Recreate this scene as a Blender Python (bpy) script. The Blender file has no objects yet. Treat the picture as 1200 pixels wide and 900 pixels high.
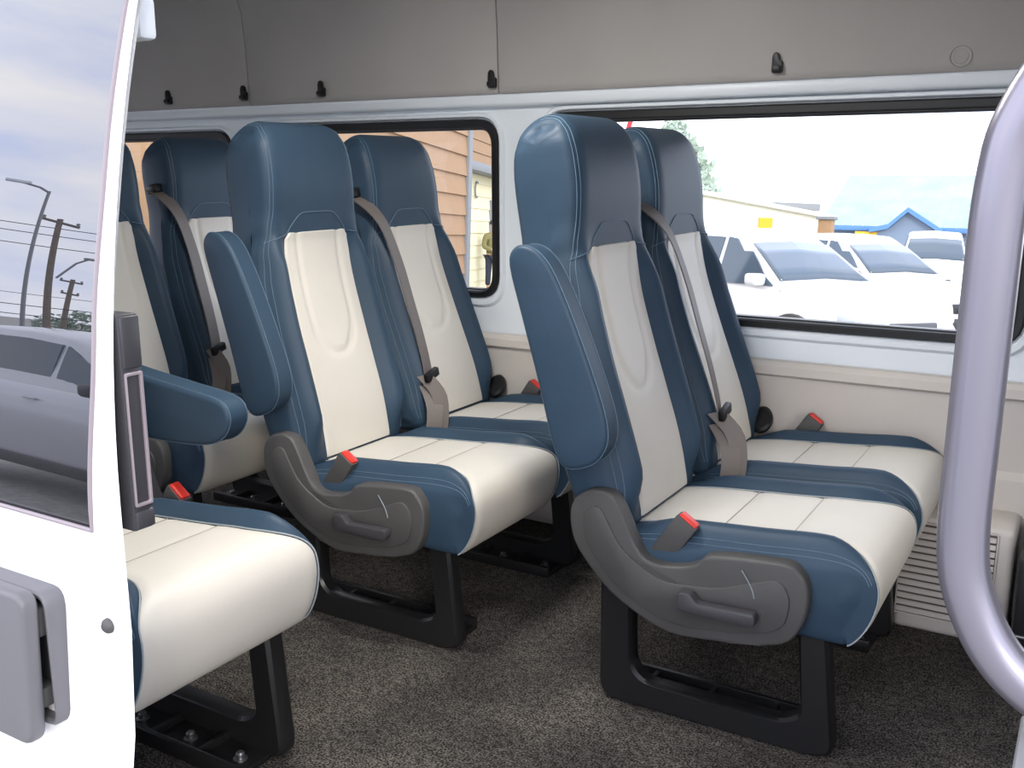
import bpy, bmesh, math, random
from mathutils import Vector, Matrix
random.seed(7)
S = bpy.context.scene
COL = S.collection

# ---------------------------------------------------------------- camera, sky, sun, exposure
cam_d = bpy.data.cameras.new('camera')
cam = bpy.data.objects.new('camera', cam_d)
COL.objects.link(cam)
yaw, pitch, roll = 0.5416, 0.214, -0.003
cy, sy, cp, sp = math.cos(yaw), math.sin(yaw), math.cos(pitch), math.sin(pitch)
fwd = Vector((-sy * cp, cy * cp, -sp)); rgt = Vector((cy, sy, 0)); upv = rgt.cross(fwd)
r2 = math.cos(roll) * rgt + math.sin(roll) * upv
u2 = -math.sin(roll) * rgt + math.cos(roll) * upv
cam.matrix_world = Matrix(((r2.x, u2.x, -fwd.x, 0), (r2.y, u2.y, -fwd.y, 0), (r2.z, u2.z, -fwd.z, 1.1), (0, 0, 0, 1)))
cam_d.sensor_width = 36.0
cam_d.lens = 1160 / 1200 * 36.0
cam_d.clip_start = 0.02
cam_d.clip_end = 1000
S.camera = cam

world = bpy.data.worlds.new('sky')
S.world = world
world.use_nodes = True
nt = world.node_tree
for n in list(nt.nodes): nt.nodes.remove(n)
wo = nt.nodes.new('ShaderNodeOutputWorld'); bg = nt.nodes.new('ShaderNodeBackground')
tc = nt.nodes.new('ShaderNodeTexCoord'); mp = nt.nodes.new('ShaderNodeMapping')
mp.inputs['Scale'].default_value = (1.0, 1.0, 3.2)
nz = nt.nodes.new('ShaderNodeTexNoise'); nz.inputs['Scale'].default_value = 2.6
nz.inputs['Detail'].default_value = 7; nz.inputs['Roughness'].default_value = 0.55
rp = nt.nodes.new('ShaderNodeValToRGB')
rp.color_ramp.elements[0].position = 0.33; rp.color_ramp.elements[0].color = (0.60, 0.68, 0.95, 1)
rp.color_ramp.elements[1].position = 0.66; rp.color_ramp.elements[1].color = (1.0, 0.98, 1.0, 1)
nt.links.new(tc.outputs['Generated'], mp.inputs['Vector']); nt.links.new(mp.outputs['Vector'], nz.inputs['Vector'])
nt.links.new(nz.outputs['Fac'], rp.inputs['Fac']); nt.links.new(rp.outputs['Color'], bg.inputs['Color'])
bg.inputs['Strength'].default_value = 2.5
nt.links.new(bg.outputs['Background'], wo.inputs['Surface'])

sun_d = bpy.data.lights.new('sun', 'SUN'); sun = bpy.data.objects.new('sun', sun_d); COL.objects.link(sun)
sun_d.energy = 1.0; sun_d.angle = math.radians(12); sun_d.color = (1.0, 0.92, 0.80)
sun.rotation_euler = Vector((-1.0, 1.0, -0.50)).to_track_quat('-Z', 'Y').to_euler()

S.view_settings.view_transform = 'Standard'
S.view_settings.look = 'None'
S.view_settings.gamma = 1.0
S.view_settings.use_curve_mapping = False
S.view_settings.exposure = 0.46

# ---------------------------------------------------------------- materials
def srgb(r, g, b):
    f = lambda c: c / 255 / 12.92 if c / 255 <= 0.04045 else ((c / 255 + 0.055) / 1.055) ** 2.4
    return (f(r), f(g), f(b), 1)

def mat(name, col, rough=0.5, metal=0.0, spec=0.5, bump=None, var=None, coat=0.0, emit=None, ior=None):
    m = bpy.data.materials.new(name); m.use_nodes = True
    t = m.node_tree; b = t.nodes['Principled BSDF']
    b.inputs['Base Color'].default_value = col
    b.inputs['Roughness'].default_value = rough
    b.inputs['Metallic'].default_value = metal
    b.inputs['Specular IOR Level'].default_value = spec
    if coat: b.inputs['Coat Weight'].default_value = coat; b.inputs['Coat Roughness'].default_value = 0.08
    if ior: b.inputs['IOR'].default_value = ior
    if emit:
        b.inputs['Emission Color'].default_value = emit[0]; b.inputs['Emission Strength'].default_value = emit[1]
    if bump or var:
        c = t.nodes.new('ShaderNodeTexCoord')
    if bump:
        n = t.nodes.new('ShaderNodeTexNoise'); n.inputs['Scale'].default_value = bump[0]; n.inputs['Detail'].default_value = 4
        bp = t.nodes.new('ShaderNodeBump'); bp.inputs['Strength'].default_value = bump[1]; bp.inputs['Distance'].default_value = bump[2]
        t.links.new(c.outputs['Object'], n.inputs['Vector']); t.links.new(n.outputs['Fac'], bp.inputs['Height'])
        t.links.new(bp.outputs['Normal'], b.inputs['Normal'])
    if var:
        n2 = t.nodes.new('ShaderNodeTexNoise'); n2.inputs['Scale'].default_value = var[0]; n2.inputs['Detail'].default_value = 5
        r = t.nodes.new('ShaderNodeValToRGB')
        r.color_ramp.elements[0].position = 0.3; r.color_ramp.elements[1].position = 0.7
        k = var[1]
        r.color_ramp.elements[0].color = tuple(x * (1 - k) for x in col[:3]) + (1,)
        r.color_ramp.elements[1].color = tuple(min(1, x * (1 + k)) for x in col[:3]) + (1,)
        t.links.new(c.outputs['Object'], n2.inputs['Vector']); t.links.new(n2.outputs['Fac'], r.inputs['Fac'])
        t.links.new(r.outputs['Color'], b.inputs['Base Color'])
    return m

M = {}
M['blue'] = mat('blue leather', srgb(48, 66, 83), 0.48, spec=0.22, bump=(260, 0.12, 0.002), var=(5, 0.10))
M['cream'] = mat('cream leather', srgb(203, 198, 188), 0.5, spec=0.4, bump=(220, 0.10, 0.002), var=(4, 0.03))
M['piping'] = mat('pale piping', srgb(140, 148, 152), 0.6)
M['thread'] = mat('blue thread', srgb(88, 110, 128), 0.7)
M['cream_seam'] = mat('cream seam', srgb(160, 154, 144), 0.7)
M['plastic'] = mat('charcoal plastic', srgb(72, 71, 70), 0.55, bump=(420, 0.25, 0.0015), var=(8, 0.10))
M['black'] = mat('black painted steel', srgb(26, 26, 27), 0.38, bump=(60, 0.05, 0.002))
M['steel'] = mat('dull steel', srgb(150, 150, 150), 0.35, metal=0.9)
M['rubber'] = mat('black rubber', srgb(20, 20, 22), 0.45)
M['red'] = mat('red plastic', srgb(214, 48, 36), 0.4)
M['belt'] = mat('taupe webbing', srgb(104, 97, 93), 0.6, bump=(500, 0.3, 0.001))
M['white'] = mat('white van paint', srgb(232, 238, 243), 0.35, spec=0.5)
M['door_white'] = mat('white door paint', srgb(240, 241, 243), 0.25, coat=0.5)
M['beige'] = mat('beige trim plastic', srgb(206, 199, 191), 0.6, bump=(300, 0.12, 0.0015))
M['headliner'] = mat('grey headliner cloth', srgb(176, 172, 168), 0.85, spec=0.2, bump=(500, 0.3, 0.001), var=(3, 0.05))
M['ceiling'] = mat('pale headliner', srgb(170, 168, 165), 0.9, spec=0.2, bump=(400, 0.2, 0.001))
M['lavender'] = mat('lavender grey metallic paint', srgb(134, 131, 141), 0.3, metal=0.65, coat=0.4)
M['grey_handle'] = mat('grey handle plastic', srgb(98, 97, 100), 0.45)
M['dark_grey'] = mat('dark grey plastic', srgb(60, 59, 62), 0.4)
M['trim_line'] = mat('window moulding', srgb(140, 130, 134), 0.35)
M['asphalt'] = mat('asphalt', srgb(148, 147, 143), 0.9, bump=(40, 0.4, 0.01), var=(14, 0.18))
M['car_white'] = mat('white car paint', srgb(235, 236, 238), 0.22, coat=0.8)
M['car_silver'] = mat('silver car paint', srgb(186, 188, 196), 0.28, metal=0.1, coat=0.8)
M['car_glass'] = mat('dark car glass', srgb(70, 84, 98), 0.06, spec=0.6)
M['tyre'] = mat('tyre rubber', srgb(24, 24, 25), 0.8)
M['lamp_glass'] = mat('headlight glass', srgb(205, 212, 220), 0.1, spec=0.8)
M['orange_siding'] = mat('orange tan siding paint', srgb(156, 122, 88), 0.7, var=(6, 0.05))
M['cream_siding'] = mat('cream siding paint', srgb(226, 216, 178), 0.7)
M['ochre'] = mat('ochre roofing', srgb(150, 140, 104), 0.8)
M['grey_trim'] = mat('grey timber trim', srgb(128, 130, 132), 0.7)
M['blue_trim'] = mat('blue fascia paint', srgb(88, 132, 184), 0.5)
M['blue_wall'] = mat('grey blue wall', srgb(124, 138, 158), 0.8)
M['yellow'] = mat('yellow paint', srgb(224, 176, 40), 0.6)
M['roof_sheet'] = mat('weathered green roof sheet', srgb(144, 168, 157), 0.6, var=(0.7, 0.14))
M['red_pole'] = mat('red painted pole', srgb(214, 50, 66), 0.5)
M['wood'] = mat('weathered wood', srgb(110, 98, 88), 0.85, var=(8, 0.15))
M['galv'] = mat('galvanised steel', srgb(130, 132, 136), 0.5, metal=0.4)
M['leaf'] = mat('leaves', srgb(165, 180, 165), 0.7, var=(1.5, 0.3))
M['bark'] = mat('bark', srgb(92, 78, 64), 0.9)
M['skin'] = mat('skin', srgb(190, 145, 120), 0.6)
M['olive'] = mat('olive jacket cloth', srgb(124, 118, 76), 0.8)
M['navy'] = mat('navy cloth', srgb(40, 46, 62), 0.8)
M['plate_white'] = mat('plate', srgb(235, 232, 215), 0.4)
M['grey_paint'] = mat('grey trim plastic', srgb(120, 120, 122), 0.5)

def carpet():
    m = bpy.data.materials.new('speckled charcoal carpet'); m.use_nodes = True
    t = m.node_tree; b = t.nodes['Principled BSDF']; b.inputs['Roughness'].default_value = 0.95
    b.inputs['Specular IOR Level'].default_value = 0.15
    c = t.nodes.new('ShaderNodeTexCoord')
    n1 = t.nodes.new('ShaderNodeTexNoise'); n1.inputs['Scale'].default_value = 240; n1.inputs['Detail'].default_value = 3
    n2 = t.nodes.new('ShaderNodeTexNoise'); n2.inputs['Scale'].default_value = 5; n2.inputs['Detail'].default_value = 6
    n3 = t.nodes.new('ShaderNodeTexNoise'); n3.inputs['Scale'].default_value = 60; n3.inputs['Detail'].default_value = 5
    r1 = t.nodes.new('ShaderNodeValToRGB'); r2_ = t.nodes.new('ShaderNodeValToRGB')
    r1.color_ramp.elements[0].position = 0.40; r1.color_ramp.elements[0].color = srgb(33, 31, 30)
    r1.color_ramp.elements[1].position = 0.72; r1.color_ramp.elements[1].color = srgb(120, 115, 109)
    r2_.color_ramp.elements[0].position = 0.35; r2_.color_ramp.elements[0].color = (0.6, 0.6, 0.6, 1)
    r2_.color_ramp.elements[1].position = 0.7; r2_.color_ramp.elements[1].color = (1.25, 1.22, 1.18, 1)
    a = t.nodes.new('ShaderNodeMath'); a.operation = 'MULTIPLY_ADD'; a.inputs[1].default_value = 0.35
    sub = t.nodes.new('ShaderNodeMath'); sub.operation = 'SUBTRACT'; sub.inputs[1].default_value = 0.175
    mx = t.nodes.new('ShaderNodeMix'); mx.data_type = 'RGBA'; mx.blend_type = 'MULTIPLY'; mx.inputs['Factor'].default_value = 1
    for n in (n1, n2, n3): t.links.new(c.outputs['Object'], n.inputs['Vector'])
    t.links.new(n3.outputs['Fac'], a.inputs[0]); t.links.new(n1.outputs['Fac'], a.inputs[2])
    t.links.new(a.outputs[0], sub.inputs[0]); t.links.new(sub.outputs[0], r1.inputs['Fac'])
    t.links.new(n2.outputs['Fac'], r2_.inputs['Fac'])
    t.links.new(r1.outputs['Color'], mx.inputs['A']); t.links.new(r2_.outputs['Color'], mx.inputs['B'])
    t.links.new(mx.outputs['Result'], b.inputs['Base Color'])
    bp = t.nodes.new('ShaderNodeBump'); bp.inputs['Strength'].default_value = 0.6; bp.inputs['Distance'].default_value = 0.003
    t.links.new(n1.outputs['Fac'], bp.inputs['Height']); t.links.new(bp.outputs['Normal'], b.inputs['Normal'])
    return m
M['carpet'] = carpet()

def clear_glass(name, tint, ior):
    m = bpy.data.materials.new(name); m.use_nodes = True
    t = m.node_tree
    for n in list(t.nodes): t.nodes.remove(n)
    o = t.nodes.new('ShaderNodeOutputMaterial'); mx = t.nodes.new('ShaderNodeMixShader')
    tr = t.nodes.new('ShaderNodeBsdfTransparent'); gl = t.nodes.new('ShaderNodeBsdfGlossy'); fr = t.nodes.new('ShaderNodeFresnel')
    tr.inputs['Color'].default_value = tint; gl.inputs['Roughness'].default_value = 0.0; fr.inputs['IOR'].default_value = ior
    t.links.new(fr.outputs['Fac'], mx.inputs['Fac']); t.links.new(tr.outputs['BSDF'], mx.inputs[1])
    t.links.new(gl.outputs['BSDF'], mx.inputs[2]); t.links.new(mx.outputs['Shader'], o.inputs['Surface'])
    return m
M['glass'] = clear_glass('clear window glass', (0.95, 0.98, 0.965, 1), 1.3)
M['door_glass'] = mat('dark tinted privacy glass', (0.012, 0.013, 0.015, 1), 0.0, spec=0.5, ior=2.6)

# ---------------------------------------------------------------- helpers
def finish(bm, angle=38):
    bmesh.ops.remove_doubles(bm, verts=bm.verts, dist=1e-6)
    bmesh.ops.recalc_face_normals(bm, faces=bm.faces)
    for f in bm.faces: f.smooth = True
    lim = math.radians(angle)
    for e in bm.edges:
        if len(e.link_faces) == 2 and e.calc_face_angle(0) > lim: e.smooth = False

def obj(name, bm, m, parent=None, angle=38, clean=True):
    if clean: finish(bm, angle)
    me = bpy.data.meshes.new(name); bm.to_mesh(me); bm.free()
    me.materials.append(m)
    o = bpy.data.objects.new(name, me); COL.objects.link(o)
    if parent: o.parent = parent
    return o

def empty(name, loc=(0, 0, 0), rot=(0, 0, 0)):
    o = bpy.data.objects.new(name, None); COL.objects.link(o)
    o.location = loc; o.rotation_euler = rot; o.empty_display_size = 0.05
    return o

def tag(o, label, cat, group=None, kind=None):
    o['label'] = label; o['category'] = cat
    if group: o['group'] = group
    if kind: o['kind'] = kind
    return o

def struct(o, label=None):
    o['kind'] = 'structure'
    if label: o['label'] = label
    return o

def copy_tree(o, parent=None):
    c = o.copy(); COL.objects.link(c)
    if parent: c.parent = parent
    for ch in list(o.children): copy_tree(ch, c)
    return c

def box(bm, lo, hi, bev=0.0, seg=2, mtx=None):
    r = bmesh.ops.create_cube(bm, size=1.0); vs = r['verts']
    c = [(lo[i] + hi[i]) / 2 for i in range(3)]; d = [hi[i] - lo[i] for i in range(3)]
    for v in vs: v.co = Vector((c[0] + v.co.x * d[0], c[1] + v.co.y * d[1], c[2] + v.co.z * d[2]))
    new = vs
    if bev:
        es = list({e for v in vs for e in v.link_edges})
        rr = bmesh.ops.bevel(bm, geom=es, offset=bev, segments=seg, affect='EDGES', profile=0.5)
        new = list({v for f in rr['faces'] for v in f.verts} | {v for v in vs if v.is_valid})
    if mtx is not None:
        for v in new: v.co = mtx @ v.co
    return new

def B(lo, hi, bev=0.0, seg=2, mtx=None):
    bm = bmesh.new(); box(bm, lo, hi, bev, seg, mtx); return bm

def tube(bm, pts, rad, n=12, cap=True):
    pts = [Vector(p) for p in pts]
    rad = rad if isinstance(rad, (list, tuple)) else [rad] * len(pts)
    rings = []; nrm = None
    for i, p in enumerate(pts):
        t = (pts[min(i + 1, len(pts) - 1)] - pts[max(i - 1, 0)]).normalized()
        if nrm is None:
            nrm = t.orthogonal().normalized()
        else:
            nrm = (nrm - t * nrm.dot(t))
            nrm = nrm.normalized() if nrm.length > 1e-6 else t.orthogonal().normalized()
        bn = t.cross(nrm)
        rings.append([bm.verts.new(p + (nrm * math.cos(a) + bn * math.sin(a)) * rad[i]) for a in [2 * math.pi * k / n for k in range(n)]])
    for a, b in zip(rings, rings[1:]):
        for k in range(n): bm.faces.new((a[k], a[(k + 1) % n], b[(k + 1) % n], b[k]))
    if cap and n > 2:
        bm.faces.new(rings[0]); bm.faces.new(rings[-1])

def T(pts, rad, n=12, cap=True):
    bm = bmesh.new(); tube(bm, pts, rad, n, cap); return bm

def catmull(pts, k, closed=False):
    P = [Vector(p) for p in pts]; N = len(P); out = []
    rng = N if closed else N - 1
    for i in range(rng):
        p0 = P[(i - 1) % N] if closed else P[max(i - 1, 0)]
        p1 = P[i]; p2 = P[(i + 1) % N]
        p3 = P[(i + 2) % N] if closed else P[min(i + 2, N - 1)]
        for j in range(k):
            t = j / k
            out.append(0.5 * ((2 * p1) + (p2 - p0) * t + (2 * p0 - 5 * p1 + 4 * p2 - p3) * t * t + (3 * p1 - p0 - 3 * p2 + p3) * t ** 3))
    if not closed: out.append(P[-1])
    return out

def strap(bm, pts, dirs, w, th=0.0016):
    prev = None
    for i, p in enumerate(pts):
        p = Vector(p); d = Vector(dirs[i]).normalized() * (w / 2)
        t = (Vector(pts[min(i + 1, len(pts) - 1)]) - Vector(pts[max(i - 1, 0)])).normalized()
        n = t.cross(d).normalized() * th
        ring = [bm.verts.new(q) for q in (p - d - n, p + d - n, p + d + n, p - d + n)]
        if prev:
            for k in range(4): bm.faces.new((prev[k], prev[(k + 1) % 4], ring[(k + 1) % 4], ring[k]))
        else: bm.faces.new(ring)
        prev = ring
    bm.faces.new(prev)

def round_poly(pts, r, n=6):
    P = [Vector((p[0], p[1])) for p in pts]; N = len(P); out = []
    rr = r if isinstance(r, (list, tuple)) else [r] * N
    for i in range(N):
        a = (P[i - 1] - P[i]); b = (P[(i + 1) % N] - P[i])
        rad = min(rr[i], a.length * 0.48, b.length * 0.48)
        a.normalize(); b.normalize()
        s = P[i] + a * rad; e = P[i] + b * rad
        for k in range(n):
            t = k / (n - 1)
            out.append((1 - t) ** 2 * s + 2 * t * (1 - t) * P[i] + t * t * e)
    return out

def prism(bm, pts, y0, y1, bev=0.0, seg=2):
    """polygon in the x-z plane, extruded along y"""
    vs = [bm.verts.new((p[0], y0, p[1])) for p in pts]
    f = bm.faces.new(vs)
    r = bmesh.ops.extrude_face_region(bm, geom=[f])
    nv = [g for g in r['geom'] if isinstance(g, bmesh.types.BMVert)]
    for v in nv: v.co.y = y1
    if bev:
        es = [e for e in bm.edges if (all(v in vs for v in e.verts) or all(v in nv for v in e.verts))]
        bmesh.ops.bevel(bm, geom=es, offset=bev, segments=seg, affect='EDGES', profile=0.5)

def loop_frame(bm, outer, inner, y0, y1, ch=0.004):
    """closed frame in the x-z plane between two loops of equal count, chamfered"""
    N = len(outer)
    rows = []
    for o, i in zip(outer, inner):
        d = (i - o); L = d.length; d = d / L if L > 1e-9 else Vector((0, 0))
        c = min(ch, L * 0.3)
        a, b = o + d * c, i - d * c
        rows.append([(o.x, y0 + ch, o.y), (a.x, y0, a.y), (b.x, y0, b.y), (i.x, y0 + ch, i.y), (i.x, y1 - ch, i.y), (b.x, y1, b.y), (a.x, y1, a.y), (o.x, y1 - ch, o.y)])
    V = [[bm.verts.new(p) for p in r] for r in rows]
    for i in range(N):
        a, b = V[i], V[(i + 1) % N]
        for k in range(8):
            try: bm.faces.new((a[k], a[(k + 1) % 8], b[(k + 1) % 8], b[k]))
            except ValueError: pass

def plate(bm, outer, holes, y0, y1):
    es = []
    for L in [outer] + holes:
        vs = [bm.verts.new((p[0], y0, p[1])) for p in L]
        es += [bm.edges.new((vs[i], vs[(i + 1) % len(vs)])) for i in range(len(vs))]
    bmesh.ops.triangle_fill(bm, use_beauty=True, use_dissolve=False, edges=es)
    r = bmesh.ops.extrude_face_region(bm, geom=list(bm.faces))
    for g in r['geom']:
        if isinstance(g, bmesh.types.BMVert): g.co.y = y1

def lathe(bm, prof, n=24, mtx=None):
    """prof: (radius, height) about the z axis"""
    rings = []
    for r, h in prof:
        if r < 1e-6: rings.append([bm.verts.new((0, 0, h))])
        else: rings.append([bm.verts.new((r * math.cos(2 * math.pi * k / n), r * math.sin(2 * math.pi * k / n), h)) for k in range(n)])
    for a, b in zip(rings, rings[1:]):
        for k in range(n):
            q = [a[k % len(a)], a[(k + 1) % len(a)], b[(k + 1) % len(b)], b[k % len(b)]]
            u = []
            for v in q:
                if v not in u: u.append(v)
            if len(u) > 2:
                try: bm.faces.new(u)
                except ValueError: pass
    if mtx is not None:
        for R in rings:
            for v in R: v.co = mtx @ v.co

# ---------------------------------------------------------------- soft upholstery
class Pillow:
    """closed x-z outline swept across y with rounded edges, side bolsters and a flat centre"""
    def __init__(self, ctrl, k, medial, width, border, bump, rad=0.035, belly=None):
        self.O = catmull(ctrl, k, True); self.N = len(self.O)
        self.I = [medial(p) for p in self.O]
        self.W = [width(p, i / k) for i, p in enumerate(self.O)]
        self.Bd = [border(p, i / k) for i, p in enumerate(self.O)]
        self.bump = [bump(p, i / k) for i, p in enumerate(self.O)]
        self.Wm = [width(q, i / k) for i, q in enumerate(self.I)]
        self.rad = rad; self.belly = belly

    def pos(self, fi, s, lift=0.0):
        i0 = int(math.floor(fi)) % self.N; i1 = (i0 + 1) % self.N; f = fi - math.floor(fi)
        L = lambda A: A[i0] * (1 - f) + A[i1] * f
        o, I, W, bd, bu, Wm = L(self.O), L(self.I), L(self.W), L(self.Bd), L(self.bump), L(self.Wm)
        sg = -1 if s < 0 else 1; a = abs(s); d = -lift; fr = None
        if a <= 1: y = a * bd
        elif a <= 2:
            b = a - 1; y = bd + (W - bd) * b
            if b > 0.45: q = (b - 0.45) / 0.55; d += self.rad * (1 - math.sqrt(max(0, 1 - q * q * 0.985)))
            d -= bu * math.sin(math.pi * min(1, b / 0.9)) ** 1.3
        else:
            c = a - 2; y = W + (Wm + 0.004 - W) * (1 - (1 - c) ** 2); d += self.rad * (1 - math.sqrt(0.015)); fr = c
        v = (I - o); ln = v.length
        d = min(d, ln * 0.9)
        p = o + v * (d / ln)
        if fr is not None: p = p + (I - p) * fr
        if self.belly and a <= 1: p = p + self.belly(o, y * sg)
        return Vector((p.x, sg * y, p.y))

    COLS = [0, .2, .4, .6, .8, 1, 1.12, 1.25, 1.38, 1.5, 1.62, 1.72, 1.81, 1.88, 1.94, 1.98, 2.0, 2.25, 2.6, 3.0]

    def body(self):
        bm = bmesh.new(); cs = [-c for c in reversed(self.COLS[1:])] + self.COLS
        V = [[bm.verts.new(self.pos(i, s)) for s in cs] for i in range(self.N)]
        for i in range(self.N):
            a, b = V[i], V[(i + 1) % self.N]
            for j in range(len(cs) - 1): bm.faces.new((a[j], a[j + 1], b[j + 1], b[j]))
        bmesh.ops.remove_doubles(bm, verts=bm.verts, dist=1e-5)
        return bm

    def insert(self, i0, i1, sub=2, nc=24, lift=0.003, disp=None):
        bm = bmesh.new(); rows = []
        fis = [i0 + k / sub for k in range(int((i1 - i0) * sub) + 1)]
        for r, fi in enumerate(fis):
            row = []
            for c in range(nc + 1):
                s = -1 + 2 * c / nc
                l = lift if 0 < c < nc and 0 < r < len(fis) - 1 else -0.001
                p = self.pos(fi, s, l)
                if disp: p = p + disp(p, fi, s)
                row.append(bm.verts.new(p))
            rows.append(row)
        for a, b in zip(rows, rows[1:]):
            for j in range(nc): bm.faces.new((a[j], a[j + 1], b[j + 1], b[j]))
        return bm

    def line(self, seq, rad, lift=0.002, n=5):
        return T([self.pos(fi, s, lift) for fi, s in seq], rad, n)

def sm(a, b, x):
    t = max(0.0, min(1.0, (x - a) / (b - a))); return t * t * (3 - 2 * t)

def interp(tab, x):
    if x <= tab[0][0]: return tab[0][1]
    for (a, va), (b, vb) in zip(tab, tab[1:]):
        if x <= b:
            t = (x - a) / (b - a); t = t * t * (3 - 2 * t); return va + (vb - va) * t
    return tab[-1][1]

# backrest, in its own frame: x forward, z up along the back, origin at the hinge
BK = [(.022, -.02), (.030, .04), (.030, .12), (.022, .22), (.012, .33), (.006, .44), (.010, .52), (.018, .555), (.030, .60), (.044, .66), (.050, .72), (.046, .775),
      (.028, .812), (.0, .83), (-.035, .833), (-.07, .82), (-.097, .785), (-.113, .72), (-.118, .60), (-.118, .45), (-.113, .30), (-.10, .15), (-.088, .05), (-.07, -.015), (-.02, -.03)]
K = 4
back_w = [(-.03, .195), (.05, .208), (.15, .212), (.3, .212), (.42, .206), (.50, .192), (.56, .175), (.62, .166), (.70, .163), (.76, .160), (.80, .152), (.835, .136)]
backP = Pillow(BK, K, lambda p: Vector((-.03, max(.03, min(.77, p.y)))), lambda p, c: interp(back_w, p.y),
               lambda p, c: interp([(.0, .126), (.3, .123), (.50, .120), (.538, .116), (.555, .103), (.60, .085), (.83, .07)], p.y),
               lambda p, c: (.036 * sm(-.01, .10, p.y) * (1 - sm(.44, .60, p.y)) if c < 9 else 0.0), 0.032)
# cushion, in seat coordinates (x = 0 is the base of the seat, z = 0 the floor)
CU = [(-.25, .378), (-.17, .395), (-.05, .405), (.05, .412), (.14, .42), (.20, .419), (.236, .408), (.256, .385), (.262, .352), (.254, .312), (.238, .278), (.218, .256),
      (.19, .25), (.05, .256), (-.15, .272), (-.25, .292), (-.272, .335)]
def cu_border(p, c):
    if c <= 4: return .128
    if c <= 7: return .128 + (.192 - .128) * sm(4, 7.2, c)
    if c <= 11: return .192 + .006 * (c - 7) / 4
    return .18
cushP = Pillow(CU, K, lambda p: Vector((max(-.21, min(.19, p.x)), .332)), lambda p, c: .207 - (.010 * sm(.14, .26, p.x)),
               cu_border, lambda p, c: (.024 * sm(-.24, -.12, p.x) * (1 - sm(.17, .255, p.x)) if c < 9 else 0.0), 0.036)
ARM = [(-.007, .043), (.04, .056), (.163, .048), (.30, .042), (.405, .036), (.433, .015), (.43, -.012), (.405, -.038), (.355, -.055), (.25, -.067), (.12, -.074), (.049, -.070), (.009, -.050), (-.012, -.012)]
armP = Pillow(ARM, 4, lambda p: Vector((max(.045, min(.37, p.x)), -.012)), lambda p, c: .030, lambda p, c: .012, lambda p, c: 0.0, 0.011)

def emboss(p, fi, s):
    # raised tongue-shaped border stitched into the cream panel
    hw = .075 * sm(.22, .34, p.z) ** 0.5 if p.z > .22 else 0
    e = abs(abs(p.y) - hw) if p.z > .24 else 9
    if p.z <= .33: e = min(e, abs(math.hypot(p.y / 1.0, p.z - .315) - .075) if p.z <= .315 else e)
    return Vector((-.0042 * math.exp(-(e / .008) ** 2), 0, 0))

CACHE = {}
def once(key, fn):
    if key not in CACHE: CACHE[key] = fn()
    return CACHE[key]

def part(name, key, build, m, parent, sgn=1, angle=38):
    """mesh data is shared between alike parts; sgn = -1 mirrors across the seat"""
    def mk():
        bm = build()
        if sgn < 0:
            for v in bm.verts: v.co.y = -v.co.y
        finish(bm, angle)
        me = bpy.data.meshes.new(name); bm.to_mesh(me); bm.free(); me.materials.append(m); return me
    o = bpy.data.objects.new(name, once((key, sgn), mk)); COL.objects.link(o); o.parent = parent
    return o

HX, HZ = -.25, .40       # hinge of the backrest in seat coordinates

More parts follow.
